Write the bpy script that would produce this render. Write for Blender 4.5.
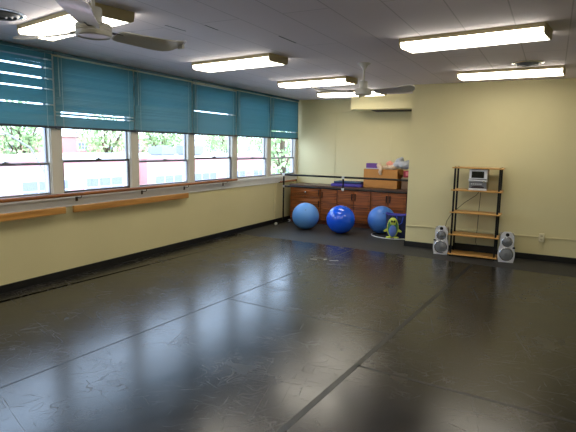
import bpy, bmesh, math, random
from mathutils import Vector, Matrix, Euler
random.seed(7)
for o in list(bpy.data.objects): bpy.data.objects.remove(o)
SC = bpy.context.scene
COL = SC.collection
R = math.radians
PI = math.pi

# ------------------------------------------------------------------ camera
cd = bpy.data.cameras.new('camera')
cam = bpy.data.objects.new('camera', cd); COL.objects.link(cam)
CX, CH = 5.1602, 1.63
F, YAW, PIT, ROL = 501.68, -0.4810, 0.1377, 0.0179
fw = Vector((math.sin(YAW)*math.cos(PIT), math.cos(YAW)*math.cos(PIT), -math.sin(PIT)))
rt = Vector((math.cos(YAW), -math.sin(YAW), 0)); up = rt.cross(fw)
r2 = math.cos(ROL)*rt + math.sin(ROL)*up; u2 = -math.sin(ROL)*rt + math.cos(ROL)*up
m = Matrix((r2, u2, -fw)).transposed().to_4x4(); m.translation = Vector((CX, 0, CH))
cam.matrix_world = m
cd.sensor_width = 36; cd.lens = F/576*36; cd.clip_start = .05; cd.clip_end = 400
SC.camera = cam

# ------------------------------------------------------------------ world, sun, exposure
w = bpy.data.worlds.new('sky'); SC.world = w; w.use_nodes = True
bg = w.node_tree.nodes['Background']
bg.inputs['Color'].default_value = (.60, .76, 1, 1)
bg.inputs['Strength'].default_value = 6.6
sd = bpy.data.lights.new('sun', 'SUN'); sd.energy = 6.0; sd.angle = R(1.5); sd.color = (1, .96, .9)
sun = bpy.data.objects.new('sun', sd); COL.objects.link(sun)
sun.rotation_euler = Vector((-.75, .3, -.8)).to_track_quat('-Z', 'Y').to_euler()
LAMP = 12                                    # radiance of the fluorescent diffusers
vs = SC.view_settings
vs.view_transform = 'Standard'; vs.look = 'None'; vs.gamma = 1; vs.use_curve_mapping = False
vs.exposure = 0.1
SC.display_settings.display_device = 'sRGB'

# ------------------------------------------------------------------ room numbers
H = 2.657; YN = 8.315; YF = 10.266; XC = 3.06; XR = 7.6; YB = -2.0
SR = .0705
WC = [3.995 + 1.252*k for k in range(-3, 6)]   # mullion centres
WZ0, WZ1 = 1.0, 2.60

# ------------------------------------------------------------------ materials
def lin(c): return tuple(((v/255)/12.92 if v <= 10 else ((v/255+.055)/1.055)**2.4) for v in c)
MATS = {}
def mat(name, rgb, rough=.6, metal=0, var=.0, vscale=3, bump=0, bscale=40, spec=.5, coat=0, trans=0):
    if name in MATS: return MATS[name]
    M = bpy.data.materials.new(name); M.use_nodes = True
    nt = M.node_tree; b = nt.nodes['Principled BSDF']
    c = lin(rgb)
    b.inputs['Base Color'].default_value = (*c, 1)
    b.inputs['Roughness'].default_value = rough; b.inputs['Metallic'].default_value = metal
    b.inputs['Specular IOR Level'].default_value = spec
    b.inputs['Coat Weight'].default_value = coat
    tc = nt.nodes.new('ShaderNodeTexCoord')
    n = nt.nodes.new('ShaderNodeTexNoise'); n.inputs['Scale'].default_value = vscale; n.inputs['Detail'].default_value = 5
    nt.links.new(tc.outputs['Object'], n.inputs['Vector'])
    if var:
        r = nt.nodes.new('ShaderNodeValToRGB')
        r.color_ramp.elements[0].position = .3; r.color_ramp.elements[1].position = .7
        r.color_ramp.elements[0].color = (*[v*(1-var) for v in c], 1)
        r.color_ramp.elements[1].color = (*[min(1, v*(1+var)) for v in c], 1)
        nt.links.new(n.outputs['Fac'], r.inputs['Fac']); nt.links.new(r.outputs['Color'], b.inputs['Base Color'])
    if bump:
        n2 = nt.nodes.new('ShaderNodeTexNoise'); n2.inputs['Scale'].default_value = bscale
        nt.links.new(tc.outputs['Object'], n2.inputs['Vector'])
        bp = nt.nodes.new('ShaderNodeBump'); bp.inputs['Strength'].default_value = bump; bp.inputs['Distance'].default_value = .01
        nt.links.new(n2.outputs['Fac'], bp.inputs['Height']); nt.links.new(bp.outputs['Normal'], b.inputs['Normal'])
    MATS[name] = M
    return M
def emis(name, rgb, s):
    M = bpy.data.materials.new(name); M.use_nodes = True
    b = M.node_tree.nodes['Principled BSDF']
    b.inputs['Base Color'].default_value = (.8, .8, .8, 1)
    b.inputs['Emission Color'].default_value = (*rgb, 1); b.inputs['Emission Strength'].default_value = s
    return M
def wood(name, dark, light, axis='X', scale=1.0, rough=.45, bands=14):
    M = bpy.data.materials.new(name); M.use_nodes = True
    nt = M.node_tree; b = nt.nodes['Principled BSDF']; b.inputs['Roughness'].default_value = rough
    tc = nt.nodes.new('ShaderNodeTexCoord'); mp = nt.nodes.new('ShaderNodeMapping')
    s = [bands, bands, bands]; s['XYZ'.index(axis)] = .9
    mp.inputs['Scale'].default_value = [v*scale for v in s]
    nt.links.new(tc.outputs['Object'], mp.inputs['Vector'])
    n = nt.nodes.new('ShaderNodeTexNoise'); n.inputs['Scale'].default_value = 1.6; n.inputs['Detail'].default_value = 6
    n.inputs['Distortion'].default_value = .6
    nt.links.new(mp.outputs['Vector'], n.inputs['Vector'])
    r = nt.nodes.new('ShaderNodeValToRGB')
    r.color_ramp.elements[0].position = .35; r.color_ramp.elements[1].position = .68
    r.color_ramp.elements[0].color = (*lin(dark), 1); r.color_ramp.elements[1].color = (*lin(light), 1)
    nt.links.new(n.outputs['Fac'], r.inputs['Fac']); nt.links.new(r.outputs['Color'], b.inputs['Base Color'])
    return M

M_wall = mat('wall_paint', (212, 202, 156), .55, var=.03, vscale=1.2, bump=.05, bscale=120)
M_white = mat('white_trim_paint', (208, 208, 206), .45, var=.03)
M_mull = mat('mullion_paint', (205, 200, 186), .5, var=.03)
M_base = mat('black_rubber_base', (14, 14, 16), .45)
M_sash = mat('sash_metal', (140, 140, 146), .4, metal=.3)
M_sashd = mat('dark_sash_metal', (84, 78, 78), .4, metal=.3)
M_housing = mat('lamp_housing_enamel', (176, 162, 122), .5)
M_diff = emis('fluorescent_diffuser', (1, .93, .78), LAMP)
M_fan = mat('fan_enamel', (208, 206, 198), .4)
M_blade = mat('fan_blade', (200, 197, 186), .25, spec=.6)
M_chrome = mat('satin_chrome', (190, 192, 196), .25, metal=.9)
M_black = mat('black_lacquer', (9, 9, 10), .45, spec=.3)
M_barre = wood('barre_wood', (120, 66, 26), (172, 106, 48), 'Y')
M_barre2 = wood('flat_barre_wood', (168, 116, 52), (205, 152, 78), 'Y')
M_shelfw = wood('shelf_wood', (178, 132, 66), (212, 166, 98), 'X')
M_cab = wood('cabinet_wood', (88, 44, 16), (170, 96, 42), 'X', bands=22, rough=.35)
M_cabf = wood('cabinet_frame_wood', (66, 32, 14), (120, 64, 28), 'X', bands=10, rough=.4)
M_top = mat('dark_worktop', (84, 56, 38), .4, var=.1)
M_card = mat('cardboard', (184, 128, 66), .8, var=.06, vscale=6)
M_carpet = mat('grey_carpet', (40, 39, 37), .6, var=.1, vscale=30, bump=.2, bscale=300)
M_tape = mat('floor_tape', (20, 20, 20), .42)

# ceiling : painted tiles with fine seams running along the room
def ceiling_mat():
    M = bpy.data.materials.new('ceiling_tile'); M.use_nodes = True
    nt = M.node_tree; b = nt.nodes['Principled BSDF']; b.inputs['Roughness'].default_value = .8
    tc = nt.nodes.new('ShaderNodeTexCoord'); mp = nt.nodes.new('ShaderNodeMapping')
    mp.inputs['Rotation'].default_value = (0, 0, R(90)); 
    nt.links.new(tc.outputs['Object'], mp.inputs['Vector'])
    br = nt.nodes.new('ShaderNodeTexBrick')
    br.inputs['Scale'].default_value = 1; br.inputs['Brick Width'].default_value = 2.4; br.inputs['Row Height'].default_value = .4
    br.inputs['Mortar Size'].default_value = .006; br.inputs['Mortar Smooth'].default_value = .3
    c = lin((230, 222, 228))
    br.inputs['Color1'].default_value = (*c, 1); br.inputs['Color2'].default_value = (*[v*.97 for v in c], 1)
    br.inputs['Mortar'].default_value = (*[v*.72 for v in c], 1)
    nt.links.new(mp.outputs['Vector'], br.inputs['Vector']); nt.links.new(br.outputs['Color'], b.inputs['Base Color'])
    return M
M_ceil = ceiling_mat()

# black vinyl dance floor with scuffs
def marley():
    M = bpy.data.materials.new('black_dance_vinyl'); M.use_nodes = True
    nt = M.node_tree; L = nt.links; b = nt.nodes['Principled BSDF']
    tc = nt.nodes.new('ShaderNodeTexCoord')
    def noise(scale, det=4, dist=0, vec=None, rough=.5):
        n = nt.nodes.new('ShaderNodeTexNoise'); n.inputs['Scale'].default_value = scale
        n.inputs['Detail'].default_value = det; n.inputs['Distortion'].default_value = dist
        n.inputs['Roughness'].default_value = rough
        L.new((vec or tc.outputs['Object']), n.inputs['Vector']); return n
    def mapping(sc, rz):
        m0 = nt.nodes.new('ShaderNodeMapping'); m0.inputs['Rotation'].default_value = (0, 0, rz); L.new(tc.outputs['Object'], m0.inputs['Vector'])
        mp = nt.nodes.new('ShaderNodeMapping'); mp.inputs['Scale'].default_value = sc
        L.new(m0.outputs['Vector'], mp.inputs['Vector']); return mp.outputs['Vector']
    def ramp(src, p0, p1, c0=(0, 0, 0, 1), c1=(1, 1, 1, 1)):
        r = nt.nodes.new('ShaderNodeValToRGB'); r.color_ramp.elements[0].position = p0; r.color_ramp.elements[1].position = p1
        r.color_ramp.elements[0].color = c0; r.color_ramp.elements[1].color = c1
        L.new(src, r.inputs['Fac']); return r.outputs['Color']
    def mx(op, a, bb):
        n = nt.nodes.new('ShaderNodeMath'); n.operation = op
        for i, v in enumerate((a, bb)):
            if isinstance(v, (int, float)): n.inputs[i].default_value = v
            else: L.new(v, n.inputs[i])
        return n.outputs[0]
    # scratches: three warped stretched noises thresholded thin
    scr = None
    for sc, rz in (((1.8, 46, 1), R(20)), ((2.2, 50, 1), R(-38)), ((1.6, 48, 1), R(75)), ((2.4, 44, 1), R(118)), ((1.7, 52, 1), R(-8))):
        n = noise(1.0, 3, 1.3, mapping(sc, rz), .55)
        t = ramp(n.outputs['Fac'], .66, .72)
        scr = t if scr is None else mx('MAXIMUM', scr, t)
    for sc_, seed in ((1.7, 0), (2.6, 5), (4.2, 9)):
        mp_ = nt.nodes.new('ShaderNodeMapping'); mp_.inputs['Location'].default_value = (seed, seed*2, 0); L.new(tc.outputs['Object'], mp_.inputs['Vector'])
        n_ = noise(sc_, 2, 1.5, mp_.outputs['Vector'], .4)
        line = ramp(mx('ABSOLUTE', mx('SUBTRACT', n_.outputs['Fac'], .5), 0), 0, .006, (1, 1, 1, 1), (0, 0, 0, 1))
        pm = ramp(noise(2.3, 2, 0, mp_.outputs['Vector']).outputs['Fac'], .5, .6)
        scr = mx('MAXIMUM', scr, mx('MULTIPLY', line, pm))
    big = noise(.9, 3)
    mask = ramp(big.outputs['Fac'], .38, .62)
    scr = mx('MULTIPLY', scr, mask)
    cloud = noise(2.2, 6, .4)
    col = ramp(cloud.outputs['Fac'], .3, .75, (*lin((22, 22, 23)), 1), (*lin((38, 36, 34)), 1))
    mixc = nt.nodes.new('ShaderNodeMixRGB'); L.new(mx('MULTIPLY', scr, .28), mixc.inputs['Fac'])
    L.new(col, mixc.inputs['Color1']); mixc.inputs['Color2'].default_value = (*lin((112, 106, 98)), 1)
    L.new(mixc.outputs['Color'], b.inputs['Base Color'])
    fine = noise(26, 4, .6)
    rg = mx('ADD', mx('ADD', .2, mx('MULTIPLY', ramp(cloud.outputs['Fac'], .3, .7), .08)), mx('MULTIPLY', scr, .2))
    L.new(rg, b.inputs['Roughness'])
    b.inputs['Specular IOR Level'].default_value = .5
    bp = nt.nodes.new('ShaderNodeBump'); bp.inputs['Strength'].default_value = .22; bp.inputs['Distance'].default_value = .002
    h = mx('ADD', mx('MULTIPLY', fine.outputs['Fac'], .25), mx('MULTIPLY', scr, .15))
    h = mx('ADD', h, mx('MULTIPLY', noise(14, 3).outputs['Fac'], .25))
    L.new(h, bp.inputs['Height']); L.new(bp.outputs['Normal'], b.inputs['Normal'])
    return M
M_vinyl = marley()

def slat_mat():
    M = bpy.data.materials.new('teal_slat'); M.use_nodes = True
    nt = M.node_tree; b = nt.nodes['Principled BSDF']; out = nt.nodes['Material Output']
    c = (*lin((68, 124, 136)), 1)
    b.inputs['Base Color'].default_value = c; b.inputs['Roughness'].default_value = .4
    t = nt.nodes.new('ShaderNodeBsdfTranslucent'); t.inputs['Color'].default_value = (*lin((60, 126, 140)), 1)
    mx = nt.nodes.new('ShaderNodeMixShader'); mx.inputs['Fac'].default_value = .12
    nt.links.new(b.outputs[0], mx.inputs[1]); nt.links.new(t.outputs[0], mx.inputs[2]); nt.links.new(mx.outputs[0], out.inputs['Surface'])
    return M
M_slat = slat_mat()
M_rail = mat('teal_rail', (40, 92, 108), .4)
M_railhi = mat('headrail_metal', (120, 160, 172), .35)
M_cord = mat('blind_cord', (150, 172, 170), .6)

def glass():
    M = bpy.data.materials.new('window_glass'); M.use_nodes = True
    nt = M.node_tree; nt.nodes.remove(nt.nodes['Principled BSDF']); out = nt.nodes['Material Output']
    tr = nt.nodes.new('ShaderNodeBsdfTransparent'); tr.inputs['Color'].default_value = (.93, .95, .96, 1)
    gl = nt.nodes.new('ShaderNodeBsdfGlossy'); gl.inputs['Roughness'].default_value = .02
    lw = nt.nodes.new('ShaderNodeLayerWeight'); lw.inputs['Blend'].default_value = .5
    pw = nt.nodes.new('ShaderNodeMath'); pw.operation = 'POWER'; pw.inputs[1].default_value = 5
    fr = nt.nodes.new('ShaderNodeMath'); fr.operation = 'MULTIPLY_ADD'; fr.inputs[1].default_value = .5; fr.inputs[2].default_value = .03
    nt.links.new(lw.outputs['Facing'], pw.inputs[0]); nt.links.new(pw.outputs[0], fr.inputs[0])
    mx = nt.nodes.new('ShaderNodeMixShader')
    nt.links.new(fr.outputs[0], mx.inputs['Fac']); nt.links.new(tr.outputs[0], mx.inputs[1]); nt.links.new(gl.outputs[0], mx.inputs[2])
    nt.links.new(mx.outputs[0], out.inputs['Surface'])
    return M
M_glass = glass()

# ------------------------------------------------------------------ mesh helpers
def BM(): return bmesh.new()
def box(bm, x0, x1, y0, y1, z0, z1, bev=0, mtx=None, seg=2):
    t = bmesh.new()
    bmesh.ops.create_cube(t, size=1)
    for v in t.verts:
        v.co = Vector(((x0+x1)/2+v.co.x*(x1-x0), (y0+y1)/2+v.co.y*(y1-y0), (z0+z1)/2+v.co.z*(z1-z0)))
    if bev: bmesh.ops.bevel(t, geom=list(t.edges), offset=bev, segments=seg, affect='EDGES', profile=.5)
    if mtx is not None: bmesh.ops.transform(t, matrix=mtx, verts=t.verts)
    me = bpy.data.meshes.new('t'); t.to_mesh(me); t.free(); bm.from_mesh(me); bpy.data.meshes.remove(me)
    return bm
def ring_pts(c, ax, r, n, ry=None):
    z = ax.normalized(); a = z.orthogonal().normalized()
    if abs(z.z) > .99: a = Vector((1, 0, 0))
    b = z.cross(a)
    return [c + a*r*math.cos(2*PI*i/n) + b*(ry or r)*math.sin(2*PI*i/n) for i in range(n)]
def cyl(bm, p0, p1, r0, r1=None, n=20):
    p0, p1 = Vector(p0), Vector(p1); r1 = r0 if r1 is None else r1
    A = [bm.verts.new(p) for p in ring_pts(p0, p1-p0, r0, n)]
    B = [bm.verts.new(p) for p in ring_pts(p1, p1-p0, r1, n)]
    for i in range(n): bm.faces.new((A[i], A[(i+1) % n], B[(i+1) % n], B[i]))
    bm.faces.new(A[::-1]); bm.faces.new(B); return bm
def lathe(bm, prof, c=(0, 0, 0), ax=(0, 0, 1), n=32):
    c, ax = Vector(c), Vector(ax).normalized(); rings = []
    for r, h in prof:
        rings.append([bm.verts.new(p) for p in ring_pts(c+ax*h, ax, max(r, 1e-4), n)])
    for A, B in zip(rings, rings[1:]):
        for i in range(n): bm.faces.new((A[i], A[(i+1) % n], B[(i+1) % n], B[i]))
    bm.faces.new(rings[0][::-1]); bm.faces.new(rings[-1]); return bm
def tube(bm, pts, r, n=8, closed=False):
    pts = [Vector(p) for p in pts]; rings = []; N = len(pts); prev = None
    for i, p in enumerate(pts):
        if closed: d = pts[(i+1) % N]-pts[i-1]
        else: d = pts[min(i+1, N-1)]-pts[max(i-1, 0)]
        d.normalize()
        a = (prev - d*prev.dot(d)) if prev is not None else d.orthogonal()
        a.normalize(); prev = a; b = d.cross(a)
        rings.append([bm.verts.new(p+a*r*math.cos(2*PI*j/n)+b*r*math.sin(2*PI*j/n)) for j in range(n)])
    M = N if closed else N-1
    for i in range(M):
        A, B = rings[i], rings[(i+1) % N]
        for j in range(n): bm.faces.new((A[j], A[(j+1) % n], B[(j+1) % n], B[j]))
    if not closed: bm.faces.new(rings[0][::-1]); bm.faces.new(rings[-1])
    return bm
def ellipsoid(bm, c, r, n=24, mtx=None):
    t = bmesh.new(); bmesh.ops.create_uvsphere(t, u_segments=n, v_segments=max(8, n*2//3), radius=1)
    for v in t.verts: v.co = Vector((v.co.x*r[0], v.co.y*r[1], v.co.z*r[2]))
    if mtx is not None: bmesh.ops.transform(t, matrix=mtx, verts=t.verts)
    for v in t.verts: v.co += Vector(c)
    me = bpy.data.meshes.new('t'); t.to_mesh(me); t.free(); bm.from_mesh(me); bpy.data.meshes.remove(me); return bm
def prism(bm, pts, d):
    """extrude polygon (list of 3D points) by vector d"""
    d = Vector(d); A = [bm.verts.new(Vector(p)) for p in pts]; B = [bm.verts.new(Vector(p)+d) for p in pts]; n = len(pts)
    bm.faces.new(A[::-1]); bm.faces.new(B)
    for i in range(n): bm.faces.new((A[i], A[(i+1) % n], B[(i+1) % n], B[i]))
    return bm
def link(name, bm, m, parent=None, smooth=False, **kw):
    bmesh.ops.recalc_face_normals(bm, faces=bm.faces)
    me = bpy.data.meshes.new(name); bm.to_mesh(me); bm.free(); me.materials.append(m)
    if smooth:
        me.polygons.foreach_set('use_smooth', [True]*len(me.polygons))
        try: me.set_sharp_from_angle(angle=R(40))
        except Exception: pass
    o = bpy.data.objects.new(name, me); COL.objects.link(o)
    if parent is not None: o.parent = parent
    for k, v in kw.items(): o[k] = v
    return o
def thing(name, label, cat, loc=(0, 0, 0), rz=0, group=None, rot=None):
    o = bpy.data.objects.new(name, None); COL.objects.link(o); o.location = loc
    o.rotation_euler = rot or (0, 0, rz); o.empty_display_size = .1
    o['label'] = label; o['category'] = cat
    if group: o['group'] = group
    return o
def tag(o, label, cat, group=None):
    o['label'] = label; o['category'] = cat
    if group: o['group'] = group
    return o
def dup(root, loc, rz=0, label=None, group=None):
    r = root.copy(); COL.objects.link(r); r.location = loc; r.rotation_euler = (0, 0, rz)
    if label: r['label'] = label
    if group: r['group'] = group
    for ch in list(root.children):
        c = ch.copy(); COL.objects.link(c); c.parent = r
        for g in list(ch.children):
            d = g.copy(); COL.objects.link(d); d.parent = c
    return r
def struct(name, bm, m, parent=None):
    o = link(name, bm, m, parent)
    if parent is None: o['kind'] = 'structure'
    return o

# ------------------------------------------------------------------ room shell
struct_floor = struct('floor', box(BM(), -.12, XR+.12, YB-.12, YF+.12, -.1, 0), M_carpet)
struct_ceil = struct('ceiling', box(BM(), -.12, XR+.12, YB-.12, YF+.12, H, H+.12), M_ceil)
# left wall: dado, header, mullions
bm = BM(); box(bm, -.12, 0, YB, YF, 0, .87); box(bm, -.12, 0, YB, YF, WZ1, H)
box(bm, -.12, 0, YB, WC[0]-.085, .87, WZ1); box(bm, -.12, 0, WC[-1]+.13-.13+1.252-.02-.085, YF, .87, WZ1)
box(bm, 0, .012, 9.262, 9.286, .09, .87)
struct('wall_left', bm, M_wall)
WC.append(WC[-1]+1.252)                        # far end of the last window
WC_end = WC[-1]-.105
bm = BM()
for c in WC[:-1]: box(bm, -.12, .004, c-.073, c+.073, 1.0, WZ1, .004)
box(bm, -.12, .004, WC_end, WC_end+.05, 1.0, WZ1, .004)
struct('trim_1', bm, M_mull)
bm = BM(); box(bm, -.12, .03, YB, YF, .955, 1.005, .006); box(bm, -.12, .012, YB, YF, .87, .96)
box(bm, -.12, .02, YB, YF, .862, .878, .004)
struct('trim_2', bm, M_white)
struct('wall_back', box(BM(), XC, XR, YN, YF+.12, 0, H), M_wall)
bm = BM(); box(bm, 0, XC, YF, YF+.12, 0, H)
for x in (.93, 2.16): box(bm, x-.012, x+.012, YF-.006, YF, .85, 2.37)
box(bm, 0, 3.06, YF-.014, YF, 2.37, 2.395, .003)
struct('wall_alcove', bm, M_wall)
struct('wall_right', box(BM(), XR, XR+.12, YB, YF+.12, 0, H), M_wall)
struct('wall_front', box(BM(), -.12, XR+.12, YB-.12, YB, 0, H), M_wall)
def skirt(bm, x0, x1, y0, y1): box(bm, x0, x1, y0, y1, 0, .09, .004)
struct('baseboard_left', box(BM(), 0, .012, YB, YF, 0, .09, .003), M_base)
struct('baseboard_alcove', box(BM(), .012, XC, YF-.012, YF, 0, .09, .003), M_base)
struct('baseboard_back', box(BM(), XC-.012, XR, YN-.012, YN, 0, .09, .003), M_base)
struct('baseboard_right', box(BM(), XR-.012, XR, YB, YN-.012, 0, .09, .003), M_base)
# soffit across the alcove, with a shadow gap strip below
bm = BM(); box(bm, 1.52, XC, 9.62, YF, 2.385, H)
struct('trim_3', bm, M_wall)
struct('trim_4', box(BM(), 1.85, 2.98, 9.90, YF-.02, 2.372, 2.3845), mat('dark_gap', (40, 36, 30), .7))

# vinyl sheets laid slightly askew to the walls, parts of the floor
def sx(x, y): return x + SR*y
def sy(y, x): return y - SR*x
X0, X1, X2, X3 = .0315, 1.8897, 3.7308, 5.59
YM = 7.7918
def sheet(xa, xb, ya, yb):
    g = .004; th = .003
    def P(x0_, yc):      # intersection of the strip edge x = x0_+SR*y and cross line y = yc-SR*x
        y = (yc - SR*x0_)/(1+SR*SR); return (x0_+SR*y, y, 0.0)
    pts = [P(xa+g, ya+g), P(xb-g, ya+g), P(xb-g, yb-g), P(xa+g, yb-g)]
    return link('vinyl_sheet', prism(BM(), [Vector(p)+Vector((0, 0, .0002)) for p in pts], (0, 0, th)), M_vinyl, struct_floor)
sheet(X0, X1, -1.6, YM); sheet(X1, X2, -1.6, 4.477); sheet(X1, X2, 4.477, YM)
sheet(X2, X3, -1.6, 3.7201); sheet(X2, X3, 3.7201, YM); sheet(X3, X3+1.6, -1.6, YM)
sheet(X0-.0, X0+.001, 0, 1) if False else None
def tape(pa, pb, wd):
    pa, pb = Vector((*pa, .0034)), Vector((*pb, .0034)); d = (pb-pa).normalized(); n = Vector((-d.y, d.x, 0))*wd/2
    link('seam_tape', prism(BM(), [pa-n, pb-n, pb+n, pa+n], (0, 0, .0006)), M_tape, struct_floor)
tape((sx(X1, -1.4), -1.4), (sx(X1, 7.6), 7.6), .016)
tape((sx(X2, -1.4), -1.4), (sx(X2, 7.45), 7.45), .045)
tape((sx(X1, 4.3), 4.477-SR*sx(X1, 4.3)), (sx(X2, 4.1), 4.477-SR*sx(X2, 4.1)), .014)
tape((sx(X2, 3.4), 3.72-SR*sx(X2, 3.4)), (sx(X3, 3.3), 3.72-SR*sx(X3, 3.3)), .03)
# left margin strip of vinyl between wall and first seam
pts = [(.03, -1.5, .0002), (sx(X0, -1.5)+.0 if sx(X0, -1.5) > .05 else .05, -1.5, .0002), (sx(X0, 7.7)-.006, 7.7, .0002), (.03, 7.75, .0002)]
link('vinyl_sheet', prism(BM(), pts, (0, 0, .003)), M_vinyl, struct_floor)
M_mark = mat('mark_white', (200, 198, 190), .7)  # small thin white marks on the vinyl
for x, y, l, a in ((2.18, 6.55, .10, .3), (2.33, 6.62, .07, 1.2), (2.47, 6.62, .13, .5)):
    mt = Matrix.Translation((x, y, .0036)) @ Matrix.Rotation(a, 4, 'Z')
    link('white_mark', box(BM(), -l/2, l/2, -.012, .012, 0, .0006, mtx=mt), M_mark, struct_floor)

# ------------------------------------------------------------------ windows
def window(i, y0, y1, darkrail):
    ms = M_sashd if darkrail else M_sash
    root = bpy.data.objects.new('window_%d' % i, None); COL.objects.link(root); root['kind'] = 'structure'; root.location = (.02, y0, WZ0)
    W = y1-y0; Z1 = WZ1-WZ0; zm = .385 + (.025 if darkrail else 0)
    def sash(name, x0, x1, z0, z1, st, br, trl, m_):
        b = BM(); box(b, x0, x1, .008, .008+st, z0, z1, .003); box(b, x0, x1, W-.008-st, W-.008, z0, z1, .003)
        box(b, x0, x1, .008+st, W-.008-st, z0, z0+br, .003); box(b, x0, x1, .008+st, W-.008-st, z1-trl, z1, .003)
        return link(name, b, m_, root)
    b = BM(); box(b, -.11, -.03, 0, .012, 0, Z1); box(b, -.11, -.03, W-.012, W, 0, Z1); box(b, -.11, -.03, 0, W, 0, .018); box(b, -.11, -.03, 0, W, Z1-.012, Z1)
    link('window_frame', b, M_mull, root)
    sash('upper_sash', -.1, -.075, zm-.02, Z1-.015, .022, .02, .03, M_sash)
    lo = sash('lower_sash', -.072, -.045, .018, zm+.012, .028 if darkrail else .018, .03, .028 if darkrail else .016, ms)
    link('glass_pane', box(BM(), -.089, -.087, .03, W-.03, zm, Z1-.045), M_glass, root)
    link('glass_pane', box(BM(), -.060, -.058, .036, W-.036, .048, zm-.016), M_glass, root)
    b = BM(); box(b, -.05, -.02, W/2-.03, W/2+.03, zm+.012, zm+.024, .003); cyl(b, (-.035, W/2, zm+.02), (-.035, W/2, zm+.034), .01, n=10)
    link('sash_lock', b, M_black if darkrail else M_sash, root)
    # daylight portal: only guides sky sampling through the opening
    ld = bpy.data.lights.new('portal', 'AREA'); ld.shape = 'RECTANGLE'; ld.size = W; ld.size_y = Z1; ld.cycles.is_portal = True
    po = bpy.data.objects.new('daylight_portal', ld); COL.objects.link(po); po.location = (-.14, (y0+y1)/2, (WZ0+WZ1)/2); po.rotation_euler = (0, R(-90), 0)
    po.rotation_euler = Vector((1, 0, 0)).to_track_quat('-Z', 'Y').to_euler()
for k in range(len(WC)-1):
    y0 = WC[k]+.073; y1 = (WC[k+1]-.073) if k < len(WC)-2 else WC_end
    window(k+1, y0, y1, k in (3, 5))

# ------------------------------------------------------------------ blinds
BJ = 3.955                                        # joint between first and second visible blind
ZT, ZB = H-.004, 1.80
def blind(idx, y0, y1, gaps, label, opened=()):
    W = y1-y0-.012
    t = thing('venetian_blind', label, 'blind', (.045, y0+.006, ZT), 0, None)
    link('headrail', box(BM(), -.018, .018, 0, W, -.032, 0, .003), M_rail, t)
    n = 42; pitch = (ZT-ZB-.05)/n
    b = BM()
    for i in range(n):
        z = -.036-pitch*(i+.5)
        zz = ZT+z
        tilt = R(71+random.uniform(-8, 8))
        op = any(abs(zz-g) < pitch*.5 for g in gaps)
        semi = any(a < zz < c for a, c in opened)
        if op: tilt = R(8)
        elif semi: tilt = R(64+random.uniform(-5, 8))
        w_ = .0125; e = []
        sag = random.uniform(-.0012, .0012)
        for s in (-1, 0, 1):
            # lower edge of a closed slat faces the room
            xx = -s*w_*math.cos(tilt); z_ = z + s*w_*math.sin(tilt) + (.0014*math.cos(tilt) if s == 0 else 0)
            xx += (.0016*math.sin(tilt) if s == 0 else 0)
            e.append((b.verts.new((xx, .006, z_)), b.verts.new((xx, W-.006, z_+sag))))
        for A, B_ in zip(e, e[1:]): b.faces.new((A[0], A[1], B_[1], B_[0]))
    link('slats', b, M_slat, t)
    link('bottom_rail', box(BM(), -.012, .012, .002, W-.002, -(ZT-ZB)-.010, -(ZT-ZB)+.016, .003), M_black if False else mat('dark_bottom_rail', (26, 38, 52), .45), t)
    for yy in (.10, W-.10):
        link('ladder_cord', box(BM(), .0145, .0158, yy-.0022, yy+.0022, -(ZT-ZB), -.03), M_cord, t)
    c = BM(); cyl(c, (.024, .05, -.03), (.026, .055, -.50), .004, n=8)
    link('tilt_wand', c, M_cord, t)
    return t
spots = [
 ([], 'teal blind at the near left edge of the view, a few slats hanging open', None),
]
names = {
 -2: ('teal slatted blind outside the view, second before the first in sight', [2.5], ()),
 -1: ('teal slatted blind cut off by the left edge of the picture, with slats gaping bright', [2.555, 2.445, 2.335, 2.225, 2.06], ((1.95, 2.56),)),
 0: ('teal slatted blind second from the left edge, two bright slits near its bottom', [2.615, 1.975, 1.935], ()),
 1: ('teal slatted blind with no gaps, third from the left edge of the picture', [2.615], ()),
 2: ('teal slatted blind with one bright slit at mid height, fourth from left', [2.615, 2.597, 2.175], ()),
 3: ('teal slatted blind, closed, second from the far corner', [2.615], ()),
 4: ('teal slatted blind in the far corner of the room, with a slit near its bottom', [2.615, 1.93], ()),
}
for k in range(-3, 5):
    y0 = BJ+1.252*k; y1 = min(y0+1.252, YF-.03)
    lab, g, op = names.get(k, ('teal slatted blind behind the camera position', [2.4], ()))
    if k < -2: continue
    blind(k, y0, y1, g, lab, op)

# ------------------------------------------------------------------ wall barres
def bracket_bm(y, x, z, r=.007):
    b = BM(); tube(b, [(.012, y, z-.075), (x*.6, y, z-.07), (x, y, z-.045), (x, y, z-.015)], r, 8)
    box(b, .012, .018, y-.018, y+.018, z-.10, z-.05, .003); return b
t = thing('wall_barre', 'long round brown wooden barre rail running along under the windows', 'barre', (0, 0, 0))
b = BM(); cyl(b, (.12, .8, 1.015), (.12, 7.62, 1.02), .022); link('rail', b, M_barre, t, True)
for y in (1.0, 2.6, 4.22, 5.33, 6.26, 7.32):
    # brackets stand off the white ledge
    b = BM(); tube(b, [(.03, y, .965), (.10, y, .965), (.12, y, .975), (.12, y, 1.01)], .005, 8); box(b, .03, .036, y-.018, y+.018, .92, .975, .003)
    box(b, .1, .14, y-.012, y+.012, 1.004, 1.009)
    link('bracket', b, mat('bracket_metal', (70, 58, 48), .4, metal=.6), t)
def flatbarre(y0, y1, label, ys):
    t = thing('flat_barre', label, 'barre')
    link('rail', box(BM(), .075, .115, y0, y1, .797, .878, .008), M_barre2, t)
    for y in ys:
        link('bracket', box(BM(), .012, .076, y-.02, y+.02, .83, .86, .004), M_mull, t)
flatbarre(.8, 4.0, 'light wooden plank barre low on the wall, cut off by the left picture edge', (1.2, 2.6, 3.8))
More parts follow.
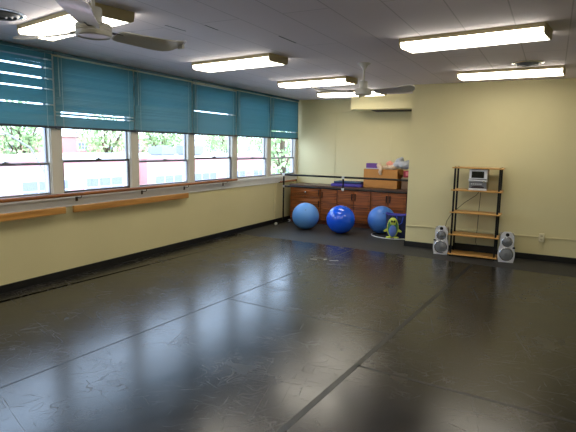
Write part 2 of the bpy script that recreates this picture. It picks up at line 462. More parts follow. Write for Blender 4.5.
flatbarre(4.115, 6.27, 'light wooden plank barre low on the wall, the longer one right of the small gap', (4.3, 5.3, 6.1))
t = thing('corner_barre', 'short round wooden barre stub on the wall in the far corner behind the black rails', 'barre')
b = BM(); cyl(b, (.1, 9.33, .885), (.1, 10.03, .885), .018); link('rail', b, M_barre, t, True)
b = BM(); cyl(b, (.1, 10.03, .885), (.1, 10.06, .885), .022); link('end_cap', b, M_black, t, True)
for y in (9.4, 9.95): link('bracket', box(BM(), .012, .1, y-.012, y+.012, .86, .875, .003), M_black, t)

# ------------------------------------------------------------------ ceiling lights
def lightfix():
    t = thing('ceiling_light', 'x', 'ceiling light', (0, 0, H))
    L_, W_ = .625, .175
    # housing: shallow pan with flared sides; local z 0 = ceiling
    b = BM(); box(b, -L_+.01, L_-.01, -W_+.001, W_-.001, -.038, 0, .003)
    link('housing', b, M_housing, t)
    pr_ = [(-W_+.003, -.0385), (-W_+.012, -.072), (-W_+.04, -.085), (W_-.04, -.085), (W_-.012, -.072), (W_-.003, -.0385)]
    b = BM(); prism(b, [(-L_+.014, y, z) for y, z in pr_], (2*L_-.028, 0, 0)); link('diffuser', b, M_diff, t)
    for s in (-1, 1):
        x0 = s*L_ - (.012 if s > 0 else 0)
        b = BM(); prism(b, [(x0, y*1.03, z*1.03) for y, z in pr_] + [(x0, W_+.003, 0), (x0, -W_-.003, 0)], (.012, 0, 0))
        link('end_cap', b, M_housing, t)
    return t
LG = None
fx = [
 (4.43, 4.92, -8, 'warm white fluorescent ceiling light, largest and nearest of the two at right'),
 (4.58, 7.24, -4, 'warm white fluorescent ceiling light beside the round vent at right'),
 (1.69, 5.27, -9, 'fluorescent ceiling light in the left row between the two fans'),
 (1.83, 7.25, -9, 'warm white fluorescent ceiling light behind the far fan, nearer of the overlapping pair'),
 (1.78, 8.90, -4, 'warm white fluorescent ceiling light in front of the alcove soffit, farthest from view'),
 (1.50, 3.04, -11, 'warm white fluorescent ceiling light above the near fan at top left'),
 (4.30, 2.55, -6, 'warm white fluorescent ceiling light above the camera'),
 (1.40, .70, -6, 'warm white fluorescent ceiling light behind the camera at left'),
 (4.30, .30, -6, 'warm white fluorescent ceiling light behind the camera at right'),
]
proto = lightfix()
for i, (x, y, a, lab) in enumerate(fx):
    o = proto if i == 0 else dup(proto, (x, y, H))
    o.location = (x, y, H); o.rotation_euler = (0, 0, R(a)); o['label'] = lab; o['group'] = 'fluorescent ceiling lights'

# ------------------------------------------------------------------ ceiling vents
M_ring = mat('vent_ring_paint', (120, 122, 126), .4, metal=.5)
def vent(x, y, r, label):
    t = thing('ceiling_vent', label, 'air vent', (x, y, H), 0, 'round ceiling vents')
    lathe_b = BM(); lathe(lathe_b, [(r, 0), (r, -.006), (r*.9, -.012), (r*.84, -.004), (r*.84, 0)]); link('rim', lathe_b, M_chrome, t, True)
    b = BM(); cyl(b, (0, 0, -.001), (0, 0, -.003), r*.85, n=32); link('backing', b, M_black, t)
    for j, q in enumerate((.68, .48, .28)):
        b = BM(); lathe(b, [(r*q+.016, -.012), (r*q, -.030-.004*j), (r*q-.004, -.030-.004*j), (r*q+.008, -.010)])
        link('cone_ring', b, M_ring, t, True)
    b = BM(); lathe(b, [(r*.12, -.004), (r*.12, -.03), (r*.05, -.036)]); link('hub', b, M_black, t, True)
vent(4.81, 6.70, .175, 'round chrome ceiling vent beside the far right fluorescent light')
vent(1.10, 2.66, .20, 'round dark ceiling vent at the top left picture edge')

# ------------------------------------------------------------------ ceiling fans
def fan(x, y, zb, angs, label, r=.105, tape_blade=None):
    t = thing('ceiling_fan', label, 'ceiling fan', (x, y, H))
    D = zb-H
    b = BM(); lathe(b, [(.075, 0), (.078, -.008), (.045, -.03), (.026, -.06), (.018, -.075)]); link('canopy', b, M_fan, t, True)
    b = BM(); cyl(b, (0, 0, -.05), (0, 0, D+.10), .012); link('downrod', b, M_fan, t, True)
    b = BM(); lathe(b, [(.016, D+.165), (.046, D+.158), (.05, D+.15), (.05, D+.075), (.046, D+.068)]); link('upper_housing', b, M_fan, t, True)
    b = BM(); lathe(b, [(.05, D+.070), (r*.93, D+.062), (r, D+.052), (r, D+.044), (r*.96, D+.040), (r, D+.034), (r, D+.024), (r*.96, D+.020),
                        (r, D+.014), (r*.98, D-.004), (r*.9, D-.010), (r*.84, D-.004), (r*.3, D-.004)]); link('motor_housing', b, M_fan, t, True)
    for j, a in enumerate(angs):
        ca = R(a)
        mt = Matrix.Rotation(ca, 4, 'Z') @ Matrix.Translation((0, 0, D+.03))
        # arm
        b = BM(); prism(b, [(r*.95, -.014, 0), (.19, -.022, 0), (.19, .022, 0), (r*.95, .014, 0)], (0, 0, .006)); bmesh.ops.transform(b, matrix=mt, verts=b.verts)
        arm = link('blade_arm', b, M_black, t)
        # blade, pitched and with upturned rounded tip
        b = BM(); rows = []
        N = 22
        for i in range(N+1):
            s = i/N; xx = .15+.53*s
            wd = .066+.030*s
            if s > .88: wd *= math.sqrt(max(0.02, 1-((s-.88)/.125)**2))
            if s < .06: wd *= .75+.25*s/.06
            pit = R(-15)
            lift = .028*max(0, (s-.6)/.4)**2
            row = []
            for q in (-1, -.5, 0, .5, 1):
                yy = q*wd; row.append((xx, yy*math.cos(pit), .004+lift+yy*math.sin(pit)-.006*(q*q)))
            rows.append(row)
        top = [[b.verts.new(p) for p in row] for row in rows]
        bot = [[b.verts.new((p[0], p[1], p[2]-.006)) for p in row] for row in rows]
        for i in range(N):
            for q in range(4):
                b.faces.new((top[i][q], top[i+1][q], top[i+1][q+1], top[i][q+1]))
                b.faces.new((bot[i][q+1], bot[i+1][q+1], bot[i+1][q], bot[i][q]))
            b.faces.new((top[i][0], bot[i][0], bot[i+1][0], top[i+1][0])); b.faces.new((top[i+1][4], bot[i+1][4], bot[i][4], top[i][4]))
        for e in (0, N):
            for q in range(4):
                b.faces.new((top[e][q], top[e][q+1], bot[e][q+1], bot[e][q]))
        bmesh.ops.transform(b, matrix=mt, verts=b.verts)
        bl = link('blade', b, M_blade, t, True)
        if tape_blade == j:
            b = BM(); box(b, .655, .676, -.03, .02, -.006, .05, .004, mtx=mt); link('tip_clip', b, M_white, bl)
fan(3.02, 6.05, 2.285, (347, 107, 224), 'off white three-blade ceiling fan on a long rod, the farther one in mid room')
fan(2.67, 2.22, 2.268, (80, 180, 309), 'off white three-blade ceiling fan at top left, the nearer one', tape_blade=0)
# open slots between ceiling tiles
def onceil(px, py):
    d = fw + r2*((px-288)/F) - u2*((py-216)/F); k = (H-CH)/d.z; return Vector((CX+d.x*k, d.y*k, H-.001))
for a_, c_ in ((onceil(165, 25), onceil(186, 31)), (onceil(205, 25), onceil(218, 30)), (onceil(279, 36), onceil(296, 43))):
    d = (c_-a_).normalized(); n_ = Vector((-d.y, d.x, 0))*.006
    link('tile_gap', prism(BM(), [a_-n_, c_-n_, c_+n_, a_+n_], (0, 0, -.001)), M_black, struct_ceil)

# ------------------------------------------------------------------ cabinets in the alcove
CY0, CY1, CZ = 9.66, 10.25, .82
def cabinet(x0, x1, label, kind):
    t = thing('base_cabinet', label, 'cabinet', (x0, CY0, 0), 0, None)
    W = x1-x0-.002; D = CY1-CY0
    b = BM(); box(b, 0, W, .018, D, .08, CZ-.03); box(b, 0, W, .06, D, 0, .08)
    link('body', b, M_cabf, t)
    def door(a, c, z0, z1, hx=None, nm='door'):
        b = BM(); box(b, a+.008, c-.008, 0, .018, z0, z1, .003)
        box(b, a+.05, c-.05, -.006, .002, z0+.05, z1-.05, .004)
        d = link(nm, b, M_cab, t)
        if hx is not None:
            b = BM(); box(b, hx-.009, hx+.009, -.022, -.012, z1-.20, z1-.07, .003); box(b, hx-.006, hx+.006, -.014, 0, z1-.19, z1-.17); box(b, hx-.006, hx+.006, -.014, 0, z1-.10, z1-.08)
            link('handle', b, M_black, d)
        return d
    zt = CZ-.055
    if kind == 'drawer':
        d = door(0, W, .58, zt, nm='drawer')
        b = BM(); lathe(b, [(.008, 0), (.008, .012), (.019, .018), (.02, .026), (.012, .031)], (W*.52, -.006, .67), (0, -1, 0), 20); link('knob', b, M_chrome, d, True)
        d = door(0, W, .10, .57, None)
        b = BM(); box(b, W-.045, W-.027, -.022, -.012, .36, .50, .003); link('handle', b, M_black, d)
        b = BM(); box(b, W-.045, W-.027, -.022, -.012, .61, .74, .003); link('pull_bar', b, M_black, t)
    elif kind == 'left':
        door(0, W, .10, zt, .035)
    else:
        door(0, W/2, .10, zt, W/2-.035); door(W/2, W, .10, zt, W/2+.035)
cabinet(.16, .886, 'brown wooden base cabinet at the left end with a drawer and metal knob', 'drawer')
cabinet(.888, 1.259, 'narrow brown wooden single-door cabinet between the drawer unit and the first pair of doors', 'left')
cabinet(1.261, 1.985, 'brown wooden two-door cabinet behind the glossy middle ball', 'pair')
cabinet(1.987, 2.71, 'brown wooden two-door cabinet behind the right-hand ball and toy', 'pair')
cabinet(2.712, 3.055, 'narrow brown wooden cabinet half hidden by the jutting wall', 'left')
wt = tag(link('worktop', box(BM(), .145, 3.057, CY0-.02, CY1+.012, CZ-.029, CZ+.004, .006), M_top), 'long dark brown worktop lying on the row of cabinets', 'worktop')
ZW = CZ+.004

# things on the worktop
M_purp = mat('purple_foam', (70, 56, 150), .6); M_navy = mat('navy_foam', (34, 40, 92), .6); M_tealm = mat('teal_edge', (60, 110, 140), .6)
tag(link('folded_mat', box(BM(), 1.08, 1.75, 9.72, 10.10, ZW, ZW+.062, .02, seg=3), M_purp), 'violet folded exercise mat, lower of the two on the worktop', 'exercise mat')
t = thing('folded_mat', 'dark blue folded exercise mat with teal edge, upper of the two on the worktop', 'exercise mat', (0, 0, ZW+.063))
link('body', box(BM(), 1.14, 1.74, 9.74, 10.08, 0, .042, .015, seg=3), M_navy, t)
link('piping', box(BM(), 1.145, 1.735, 9.735, 9.75, .034, .046, .003), M_tealm, t)
# cardboard box
t = thing('cardboard_box', 'large open brown cardboard box on the worktop', 'box', (1.76, 9.83, ZW))
W, D, Hh = .70, .38, .385
b = BM(); box(b, 0, W, 0, .006, 0, Hh); box(b, 0, W, D-.006, D, 0, Hh); box(b, 0, .006, .006, D-.006, 0, Hh); box(b, W-.006, W, .006, D-.006, 0, Hh); box(b, 0, W, 0, D, 0, .006)
link('body', b, M_card, t)
b = BM(); prism(b, [(0, .004, Hh-.0), (W, .004, Hh), (W-.02, -.055, Hh-.10), (.02, -.055, Hh-.10)], (0, -.004, .002)); 
b2 = BM(); prism(b2, [(W, 0, Hh), (W, D, Hh), (W+.05, D-.02, Hh-.10), (W+.05, .02, Hh-.10)], (.003, 0, .002)); b.free()
link('flap', b2, M_card, t)
# purple box sitting in it
t = thing('purple_box', 'purple carton with a white stripe sticking out of the cardboard box', 'box', (1.77, 9.93, ZW+.25))
b = BM(); box(b, 0, .25, 0, .22, 0, .245, .004); link('carton', b, mat('purple_card', (104, 62, 140), .6), t)
b = BM(); box(b, -.002, .252, -.002, .222, .135, .15); link('stripe', b, M_white, t)
# cloths / soft toys heaped on top
def heap(name, label, cat, pts, m_, seed):
    """a crumpled soft heap: overlapping lumps displaced into folds, one skin"""
    random.seed(seed); b = BM()
    for c, r in pts: ellipsoid(b, c, r, 20)
    o = link(name, b, m_, None, True); tag(o, label, cat)
    rm = o.modifiers.new('r', 'REMESH'); rm.mode = 'VOXEL'; rm.voxel_size = .012; rm.use_smooth_shade = True
    tx = bpy.data.textures.new('folds', 'CLOUDS'); tx.noise_scale = .07
    d = o.modifiers.new('d', 'DISPLACE'); d.texture = tx; d.strength = .045; d.mid_level = .5
    return o
zb_ = ZW+.385
heap('pale_cloth', 'cream and pink crumpled cloth draped over the rim of the cardboard box', 'cloth',
     [((2.18, 9.93, zb_+.03), (.07, .08, .05)), ((2.12, 9.80, zb_-.03), (.04, .03, .09)), ((2.08, 9.84, zb_+.06), (.06, .05, .06)), ((2.36, 9.92, zb_+.05), (.08, .07, .05)), ((2.28, 9.95, zb_+.03), (.10, .08, .05)), ((2.10, 9.86, zb_+.03), (.06, .06, .05))],
     mat('pale_cloth', (214, 190, 165), .85, var=.12, vscale=12), 3)
heap('pink_cloth', 'pink crumpled cloth poking up between the cream and grey cloths', 'cloth',
     [((2.24, 10.0, zb_+.11), (.07, .05, .055)), ((2.33, 10.0, zb_+.10), (.05, .05, .045))], mat('pink_cloth', (222, 150, 130), .85), 5)
heap('grey_bag', 'pale grey crumpled bag lying on the box beside the jutting wall', 'bag',
     [((2.56, 9.95, zb_+.10), (.20, .12, .075)), ((2.45, 9.95, zb_+.16), (.08, .07, .08)), ((2.68, 9.98, zb_+.13), (.10, .08, .07)), ((2.50, 9.97, zb_+.21), (.035, .035, .05)), ((2.40, 9.92, zb_+.08), (.07, .07, .06))],
     mat('grey_bag_cloth', (176, 178, 186), .8, var=.1, vscale=10), 9)
t = thing('small_carton', 'grey brown carton beside the cardboard box, by the jutting wall', 'box', (2.54, 9.86, ZW))
link('carton', box(BM(), 0, .30, 0, .3, 0, .22, .004), mat('grey_card', (124, 98, 76), .8, var=.08), t)
link('lid', box(BM(), -.006, .306, -.006, .306, .195, .235, .004), mat('grey_card_lid', (150, 128, 104), .8), t)
t = thing('red_package', 'dark red package with pink print on the grey brown carton', 'package', (2.56, 9.88, ZW+.236))
link('pack', box(BM(), 0, .24, 0, .2, 0, .135, .02, seg=3), mat('red_pack', (140, 28, 44), .5), t)
link('print', box(BM(), .05, .19, -.003, .001, .04, .11, .001), mat('pink_print', (205, 110, 120), .5), t)

# ------------------------------------------------------------------ exercise balls
def ball(name, x, y, r, rgb, rough, label, coat=0, rib=True):
    t = thing(name, label, 'exercise ball', (x, y, 0))
    b = BM(); bmesh.ops.create_uvsphere(b, u_segments=64, v_segments=48, radius=r)
    for v in b.verts:
        if rib:
            la = math.asin(max(-1, min(1, v.co.z/r)))
            v.co *= 1+.0012*math.cos(la*60)*(abs(la) > .25)
        v.co.z = v.co.z*.985+r*.985
        if v.co.z < .006: v.co.z = .003 if v.co.z < .003 else v.co.z
    link('ball', b, mat(name+label[:9], rgb, rough, coat=coat, var=.05, vscale=2), t, True)
    d = Vector((.35, -.75, .55)).normalized()
    b = BM(); lathe(b, [(.014, 0), (.014, .004), (.006, .006)], Vector((0, 0, r*.985))+d*(r*.996), d, 16)
    link('air_plug', b, mat('plug'+label[:9], tuple(int(v*.8) for v in rgb), .5), t, True)
ball('exercise_ball', .885, 8.95, .268, (92, 148, 212), .42, 'matt light blue exercise ball, leftmost in front of the cabinets')
ball('exercise_ball', 1.67, 8.86, .275, (18, 88, 226), .14, 'shiny deep blue exercise ball in the middle, with window glints', coat=.6)
ball('exercise_ball', 2.325, 9.34, .266, (70, 124, 206), .4, 'matt blue exercise ball beside the toy and the bag at right')

# hoop, tote and toy
b = BM(); hc = Vector((2.62, 9.2, .0075)); tube(b, [hc+Vector((.42*math.cos(a*PI/36), .42*math.sin(a*PI/36), 0)) for a in range(72)], .0075, 10, True)
tag(link('hula_hoop', b, mat('hoop_plastic', (206, 212, 216), .35), None, True), 'white hoop lying on the floor around the right-hand ball', 'hoop')

t = thing('tote_bag', 'dark blue open tote bag with a violet rim standing behind the fish toy', 'bag', (2.70, 9.055, 0))
b = BM(); prof = []
N = 28
rows = []
for z, a, c in ((.004, .165, .07), (.02, .175, .075), (.2, .19, .08), (.40, .20, .085), (.43, .20, .085)):
    rows.append([b.verts.new((a*math.copysign(abs(math.cos(2*PI*i/N))**.6, math.cos(2*PI*i/N)), c*math.copysign(abs(math.sin(2*PI*i/N))**.6, math.sin(2*PI*i/N)), z + (.012*math.cos(4*PI*i/N) if z > .3 else 0))) for i in range(N)])
for A, B_ in zip(rows, rows[1:]):
    for i in range(N): b.faces.new((A[i], A[(i+1) % N], B_[(i+1) % N], B_[i]))
b.faces.new(rows[0][::-1])
so = link('bag_body', b, mat('navy_mesh_cloth', (22, 30, 78), .75, var=.25, vscale=25, bump=.4, bscale=90), t, True)
mo = so.modifiers.new('s', 'SOLIDIFY'); mo.thickness = .006
b = BM(); tube(b, [(.201*math.copysign(abs(math.cos(2*PI*i/N))**.6, math.cos(2*PI*i/N)), .086*math.copysign(abs(math.sin(2*PI*i/N))**.6, math.sin(2*PI*i/N)), .432+.012*math.cos(4*PI*i/N)) for i in range(N)], .011, 8, True)
link('rim', b, mat('violet_rim', (62, 60, 170), .5), t, True)
b = BM(); tube(b, [(.02, -.087, .40), (.03, -.093, .30), (.07, -.095, .25), (.12, -.093, .29), (.14, -.085, .40)], .009, 8); link('handle', b, mat('blue_webbing', (40, 70, 190), .6), t, True)

M_fy = mat('fish_yellow', (188, 200, 84), .7); M_fb = mat('fish_blue', (92, 120, 200), .7, var=.1, vscale=15); M_fd = mat('fish_dark', (18, 40, 30), .6); M_fg = mat('fish_green', (60, 120, 70), .7)
t = thing('fish_toy', 'yellow and blue stuffed fish toy propped up inside the white hoop', 'toy', (2.675, 8.895, 0), R(24), rot=(0, 0, R(18)))
b = BM(); ellipsoid(b, (0, .0, .205), (.098, .05, .178), 28); link('body', b, M_fg, t, True)
b = BM(); ellipsoid(b, (0, -.012, .16), (.076, .05, .132), 28); link('belly', b, M_fb, t, True)
b = BM(); tube(b, [(.093*math.cos(a*PI/20), -.008, .20+.176*math.sin(a*PI/20)) for a in range(40)], .011, 8, True); link('edge_band', b, M_fy, t, True)
b = BM(); ellipsoid(b, (0, -.022, .325), (.070, .042, .052), 20); ellipsoid(b, (0, -.028, .275), (.055, .035, .03), 16); link('face', b, M_fy, t, True)
for s in (-1, 1):
    b = BM(); ellipsoid(b, (s*.022, -.066, .322), (.018, .010, .022), 14); link('eye', b, M_fd, t, True)
    b = BM(); prism(b, [(s*.08, -.014, .20), (s*.165, -.014, .135), (s*.15, -.014, .115), (s*.08, -.014, .13)], (0, .024, 0)); link('fin', b, M_fy, t)
    b = BM(); ellipsoid(b, (s*.07, -.03, .022), (.05, .045, .020), 16); link('foot', b, M_fy, t, True)
b = BM(); prism(b, [(-.02, -.012, .37), (.0, -.012, .425), (.035, -.012, .36)], (0, .02, 0)); link('top_fin', b, M_fd, t)

# ------------------------------------------------------------------ portable black barre
t = thing('portable_barre', 'black double-rail portable ballet barre with white fittings before the cabinets', 'barre', (0, 9.36, 0))
px0, px1, px2 = .16, 1.50, 2.985
zu, zl = 1.04, .80
for z in (zu, zl):
    b = BM(); cyl(b, (px0, 0, z), (px2, 0, z), .019); link('rail', b, M_black, t, True)
b = BM(); cyl(b, (px0, 0, .03), (px0, 0, zu), .017); link('post', b, M_black, t, True)
b = BM(); cyl(b, (px2, 0, .03), (px2, 0, zu), .017); link('post', b, M_black, t, True)
b = BM(); cyl(b, (px1, 0, zl), (px1, 0, zu), .017); link('strut', b, M_black, t, True)
for x in (px0, px2):
    b = BM(); cyl(b, (x, -.30, .031), (x, .26, .031), .012); link('foot', b, M_black, t, True)
    for s_, e_ in ((-1, -.30), (1, .26)):
        b = BM(); cyl(b, (x, e_, .030), (x, e_+s_*.035, .030), .0295, .026); link('foot_cap', b, M_white, t, True)
for x, z in ((px0, zu), (px0, zl), (px1, zu), (px1, zl), (px2, zu), (px2, zl)):
    b = BM(); cyl(b, (x-.026, 0, z), (x+.026, 0, z), .0235); cyl(b, (x, 0, z-.03), (x, 0, z+.02), .0215); link('fitting', b, M_white, t, True)

# ------------------------------------------------------------------ shelf unit with stereo
SX0, SX1, SY0, SY1 = 3.845, 4.525, 7.89, 8.22
t = thing('shelf_unit', 'open shelf unit with five light wood boards and black posts against the back wall', 'shelf', (SX0, SY0, 0))
W = SX1-SX0; D = SY1-SY0
SZ = [.035, .335, .68, 1.02, 1.36]
for z in SZ:
    link('board', box(BM(), -.02, W+.02, 0, D, z-.011, z+.009, .006), M_shelfw, t)
for x in (.012, W-.012-.026):
    for y in (.012, D-.012-.03):
        b = BM(); box(b, x, x+.026, y+.0, y+.03, 0.0, 1.375, .003)
        link('post', b, M_black, t)
link('back_rail', box(BM(), .04, W-.04, D-.03, D-.012, .05, .16, .003), M_black, t)
# mini stereo
t = thing('stereo', 'silver mini stereo with dark display on the upper shelf of the rack', 'stereo', (4.075, 7.93, 1.0295), R(0))
M_sil = mat('silver_plastic', (216, 216, 222), .3, metal=.15); M_sild = mat('grey_plastic', (120, 122, 126), .4, metal=.3); M_side = mat('stereo_side', (122, 112, 84), .5)
W, D, Hh = .25, .24, .312
b = BM(); box(b, 0, W, .012, D, .008, Hh, .008); link('case', b, M_side, t)
b = BM(); box(b, -.002, W+.002, 0, .014, .165, Hh, .006); link('upper_panel', b, M_sil, t)
b = BM(); prism(b, [(-.006, 0, .13), (-.006, -.02, .14), (-.006, -.02, .158), (-.006, 0, .165)], (W+.012, 0, 0)); link('ledge', b, M_sil, t)
b = BM(); box(b, 0, W, 0, .014, .02, .13, .006); link('lower_panel', b, M_sild, t)
b = BM(); prism(b, [(-.004, 0, .0), (-.004, -.014, .004), (-.004, -.014, .024), (-.004, 0, .03)], (W+.008, 0, 0)); link('base_lip', b, M_sil, t)
b = BM(); box(b, .03, W-.045, -.003, .002, .185, Hh-.03, .003); link('display', b, mat('display_black', (8, 10, 16), .12), t)
b = BM(); box(b, .006, W-.006, -.012, -.002, .158, .172, .002); link('button_row', b, M_black, t)
b = BM(); cyl(b, (W-.04, 0, .13), (W-.04, -.022, .13), .019, .017); link('volume_knob', b, M_chrome, t, True)
for i in range(6):
    b = BM(); cyl(b, (.035+.027*i, 0, .095), (.035+.027*i, -.006, .095), .008, n=12); link('button', b, M_sil, t, True)
b = BM(); prism(b, [(.03, -.001, .035), (.045, -.001, .06), (.09, -.001, .07), (.16, -.001, .07), (.205, -.001, .06), (.22, -.001, .035)], (0, -.004, 0)); link('tray', b, mat('tray_dark', (52, 40, 44), .3), t)
# stereo feet: rests on board
b = BM()
for x in (.03, W-.03):
    for y in (.03, D-.03): cyl(b, (x, y, 0), (x, y, .01), .01, n=10)
link('feet', b, M_black, t)

def speaker(x, y, rz, label, flip):
    t = thing('speaker', label, 'speaker', (x, y, 0), rz, 'silver speakers beside the shelf unit')
    Hh = .385
    # front outline: narrow top, waist, wide bottom
    out = []
    def hw(z):
        a = .088 - .0*z
        if z < .20: return .086+.014*math.sin(PI*min(1, z/.20))
        if z < .235: return .079
        if z < .335: return .076+.006*math.sin(PI*(z-.235)/.1)
        return max(.03, .078-(z-.335)*.75)
    zs = [Hh*i/40 for i in range(41)]
    ptsR = [(hw(z), z) for z in zs]; poly = [(-a, z) for a, z in ptsR[::-1]] + ptsR
    b = BM(); prism(b, [(p[0], 0, p[1]) for p in poly], (0, .03, 0)); link('front_panel', b, M_sil, t, True)
    b = BM(); box(b, -.085, .085, .03, .20, 0, .355, .012); link('case', b, mat('speaker_case', (140, 136, 122), .5), t)
    M_g = mat('speaker_mesh', (128, 130, 134), .5, metal=.4, bump=.5, bscale=400)
    for cz, r in ((.105, .078), (.262, .056)):
        b = BM(); lathe(b, [(r+.007, 0), (r+.007, .008), (r, .012), (r-.003, .004)], (0, 0, cz), (0, -1, 0), 36); link('ring', b, M_chrome, t, True)
        b = BM(); lathe(b, [(r-.002, .002), (r*.7, .012), (r*.3, .016), (.002, .017)], (0, 0, cz), (0, -1, 0), 36); g = link('woofer_grille' if r > .06 else 'midrange_grille', b, M_g, t, True)
        b = BM(); lathe(b, [(r*.34, .016), (r*.30, .021), (.002, .022)], (0, 0, cz), (0, -1, 0), 24); link('dust_cap', b, M_sild, g, True)
    b = BM(); lathe(b, [(.022, 0), (.022, .004), (.012, .002), (.004, .006)], (0, 0, .350), (0, -1, 0), 24); link('tweeter', b, M_black, t, True)
    s = -1 if flip else 1
    b = BM(); ellipsoid(b, (s*.082, -.004, .19), (.016, .012, .013), 14); link('port', b, M_black, t, True)
    t.scale = (1.16, 1.1, 1.17)
speaker(3.715, 7.94, R(6), 'silver speaker on the floor left of the shelf unit, a cable reaching its top', True)
speaker(4.665, 7.88, R(6), 'silver speaker on the floor right of the shelf unit', False)
M_cable = mat('black_cable', (22, 20, 18), .5)
tag(link('speaker_cable', tube(BM(), [(4.19, 8.20, 1.06), (4.20, 8.235, 1.0), (4.15, 8.25, .93), (3.98, 8.25, .80), (3.80, 8.25, .62), (3.74, 8.22, .50), (3.72, 8.16, .36)], .004, 6), M_cable, None, True), 'thin black cable slanting from the stereo down to the left speaker', 'cable')
tag(link('power_cable', tube(BM(), [(4.22, 8.20, 1.06), (4.215, 8.235, .98), (4.205, 8.24, .7), (4.20, 8.24, .4), (4.19, 8.23, .2), (4.24, 8.24, .05), (4.40, 8.26, .012), (4.62, 8.27, .012)], .004, 6), M_cable, None, True), 'thin black cable hanging straight down behind the shelf unit', 'cable')

# conduit and outlet
t = thing('conduit', 'thin cream surface conduit running level along the back wall', 'conduit', (0, YN, .352))
link('channel', box(BM(), XC+.002, XR-.05, -.016, 0, -.011, .011, .003), mat('conduit_cream', (206, 196, 152), .5), t)
t = thing('power_outlet', 'cream power outlet box on the conduit at right', 'outlet', (5.105, YN-.0165, .352))
link('cover', box(BM(), -.038, .038, -.03, 0, -.062, .062, .006), mat('outlet_cream', (222, 214, 180), .4), t)
for z in (-.026, .026):
    f_ = BM(); cyl(f_, (0, -.03, z), (0, -.033, z), .017, n=20); s_ = link('socket', f_, mat('socket_face', (196, 186, 150), .4), t, True)
    b = BM(); box(b, -.008, -.005, -.0345, -.032, z-.006, z+.006); box(b, .005, .008, -.0345, -.032, z-.006, z+.006); link('slots', b, M_black, s_)

# ------------------------------------------------------------------ outside the windows
M_pink = mat('pink_brick', (196, 140, 140), .8, var=.05, vscale=2); M_pale = mat('pale_stucco', (206, 206, 212), .8, var=.03, vscale=1)
M_roofw = mat('light_roof', (206, 208, 214), .7); M_wing = mat('street_glass', (112, 118, 142), .4); M_asph = mat('asphalt', (168, 168, 170), .85, var=.1)
M_leafs = [mat('leaf_a', (158, 184, 130), .7, var=.15, vscale=3), mat('leaf_b', (174, 198, 144), .7, var=.15, vscale=3)]
M_bark = mat('bark', (96, 80, 66), .9, var=.2, vscale=8)
g = link('ground_outside', box(BM(), -160, -.3, -60, 140, -4.4, -4.2), M_asph); g['kind'] = 'structure'
def building(x1, x0, y0, y1, ztop, m_, label, rows, parapet=True, wins=True, name='building'):
    t = thing(name, label, 'building', (x0, y0, -4.2))
    D = x1-x0; W = y1-y0; Hh = ztop+4.2
    link('wall', box(BM(), 0, D, 0, W, 0, Hh), m_, t)
    if parapet:
        link('coping', box(BM(), D-.45, D+.12, -.12, W+.12, Hh, Hh+.14), M_pale, t)
        link('roof', box(BM(), .1, D-.5, .1, W-.1, Hh, Hh+.05), M_roofw, t)
    for zc, hh, n, ww in rows:
        for i in range(n):
            yc = W*(i+.5)/n
            b = BM(); box(b, D-.02, D+.06, yc-ww/2-.1, yc+ww/2+.1, zc-hh/2-.1, zc+hh/2+.1)
            f_ = link('window', b, M_pale, t)
            b = BM()
            for a in range(3):
                ya = yc-ww/2+a*ww/3; 
                for c in range(2): box(b, D+.05, D+.075, ya+.04, ya+ww/3-.04, zc-hh/2+c*hh/2+.03, zc-hh/2+(c+1)*hh/2-.03)
            link('pane', b, M_wing, f_)
building(-17, -29, -4, 22, .70, M_pink, 'pink brick building across the street with a row of windows', [(3.45, 1.0, 7, 2.6), (1.2, 1.1, 7, 2.6)])
building(-16.5, -29, 23, 46, .75, M_pink, 'long pink brick building further along the street', [(3.4, 1.0, 6, 2.6), (1.2, 1.1, 6, 2.6)])
building(-38, -50, 27, 46, 2.2, M_pink, 'pink building block behind, farther right through the windows', [(5.5, .7, 5, 1.2)])
building(-40, -52, 50, 80, 2.3, M_pale, 'pale long building at the far end of the street', [(5.3, .9, 9, 1.4)])
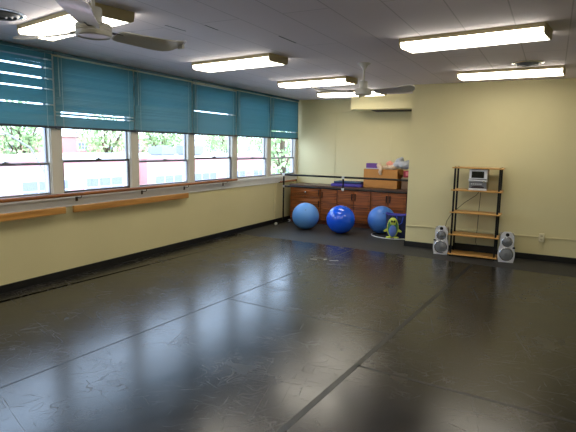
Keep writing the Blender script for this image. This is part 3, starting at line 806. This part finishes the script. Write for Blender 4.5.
# rooftop unit
for (ux, uy, k, lab) in ((-20.5, 27.4, 1, 'grey air handling unit on the pink roof, left one of the pair'), (-20.5, 30.4, 1.15, 'grey air handling unit on the pink roof, right and larger one of the pair')):
    t = thing('rooftop_unit', lab, 'air handler', (ux, uy, .805))
    link('casing', box(BM(), 0, 1.3, 0, 1.5*k, .1, .65*k, .03), mat('unit_grey', (120, 124, 136), .6), t); link('skid', box(BM(), .1, 1.2, .1, 1.4*k, 0, .1), M_sash, t)
    b = BM(); cyl(b, (.65, .75*k, .65*k), (.65, .75*k, .65*k+.1), .4, n=20); link('fan_cowl', b, M_sash, t)
def tree(x, y, h, r, m_, label, seed, n=1500, lf=.26):
    rnd = random.Random(seed)
    t = thing('tree', label, 'tree', (x, y, -4.2))
    b = BM(); tube(b, [(0, 0, 0), (.08, .05, h*.3), (-.05, .1, h*.6), (0, 0, h*.85)], .18, 8); 
    for i in range(5):
        a = rnd.uniform(0, 6.28); tube(b, [(0, 0, h*.45), (r*.4*math.cos(a), r*.4*math.sin(a), h*.65), (r*.7*math.cos(a), r*.7*math.sin(a), h*.8)], .06, 6)
    link('trunk', b, M_bark, t, True)
    b = BM()
    for i in range(n):
        while True:
            p = Vector((rnd.uniform(-1, 1), rnd.uniform(-1, 1), rnd.uniform(-1, 1)))
            if .35 < p.length < 1: break
        lump = 1+.25*math.sin(p.x*5+seed)*math.cos(p.y*6)+.15*math.sin(p.z*7)
        q = Vector((p.x*r*lump, p.y*r*lump, h*.72+p.z*h*.30*lump)); s = rnd.uniform(lf*.55, lf)
        e = Euler((rnd.uniform(0, 3), rnd.uniform(0, 3), rnd.uniform(0, 3))).to_matrix()
        vs_ = [b.verts.new(q+e@Vector(v)*s) for v in ((-1, -.1, 0), (0, -.6, .1), (1, 0, 0), (0, .6, .1))]
        b.faces.new(vs_)
    link('crown', b, m_, t)
tl = ['leafy tree behind the roofs at upper left, seen through the leftmost window', 'leafy tree behind the roofs, seen through the second window from the left',
      'leafy tree above the rooftop box units in the third window', 'pale green tree above the roofs in the fourth window',
      'bushy street tree filling the window nearest the far corner', 'green tree far off above the roofs in the fifth window']
for i, (x, y, h, r) in enumerate([(-33, 26.0, 9.0, 2.1), (-33, 35.0, 8.9, 2.4), (-33, 43, 9.3, 2.7), (-33, 54.5, 9.1, 2.7), (-12.8, 33.4, 7.6, 1.5), (-33, 65, 9.4, 3.0)]):
    tree(x, y, h, r, M_leafs[i % 2], tl[i], i+1, 600 if i == 4 else 1300)
# street pole with drooping wires
t = thing('street_pole', 'thin grey street pole with a curved lamp arm outside the left window', 'street pole', (-12, 12.75, -4.2))
b = BM(); cyl(b, (0, 0, 0), (0, 0, 6.4), .07, .05, 10); link('pole', b, M_sash, t, True)
b = BM(); tube(b, [(0, 0, 4.6), (-.1, -.5, 5.6), (-.2, -1.3, 6.1), (-.2, -2.2, 6.2)], .035, 8); link('arm', b, M_sash, t, True)
b = BM(); ellipsoid(b, (-.2, -2.4, 6.17), (.14, .35, .07), 16); link('lamp_head', b, M_sash, t, True)
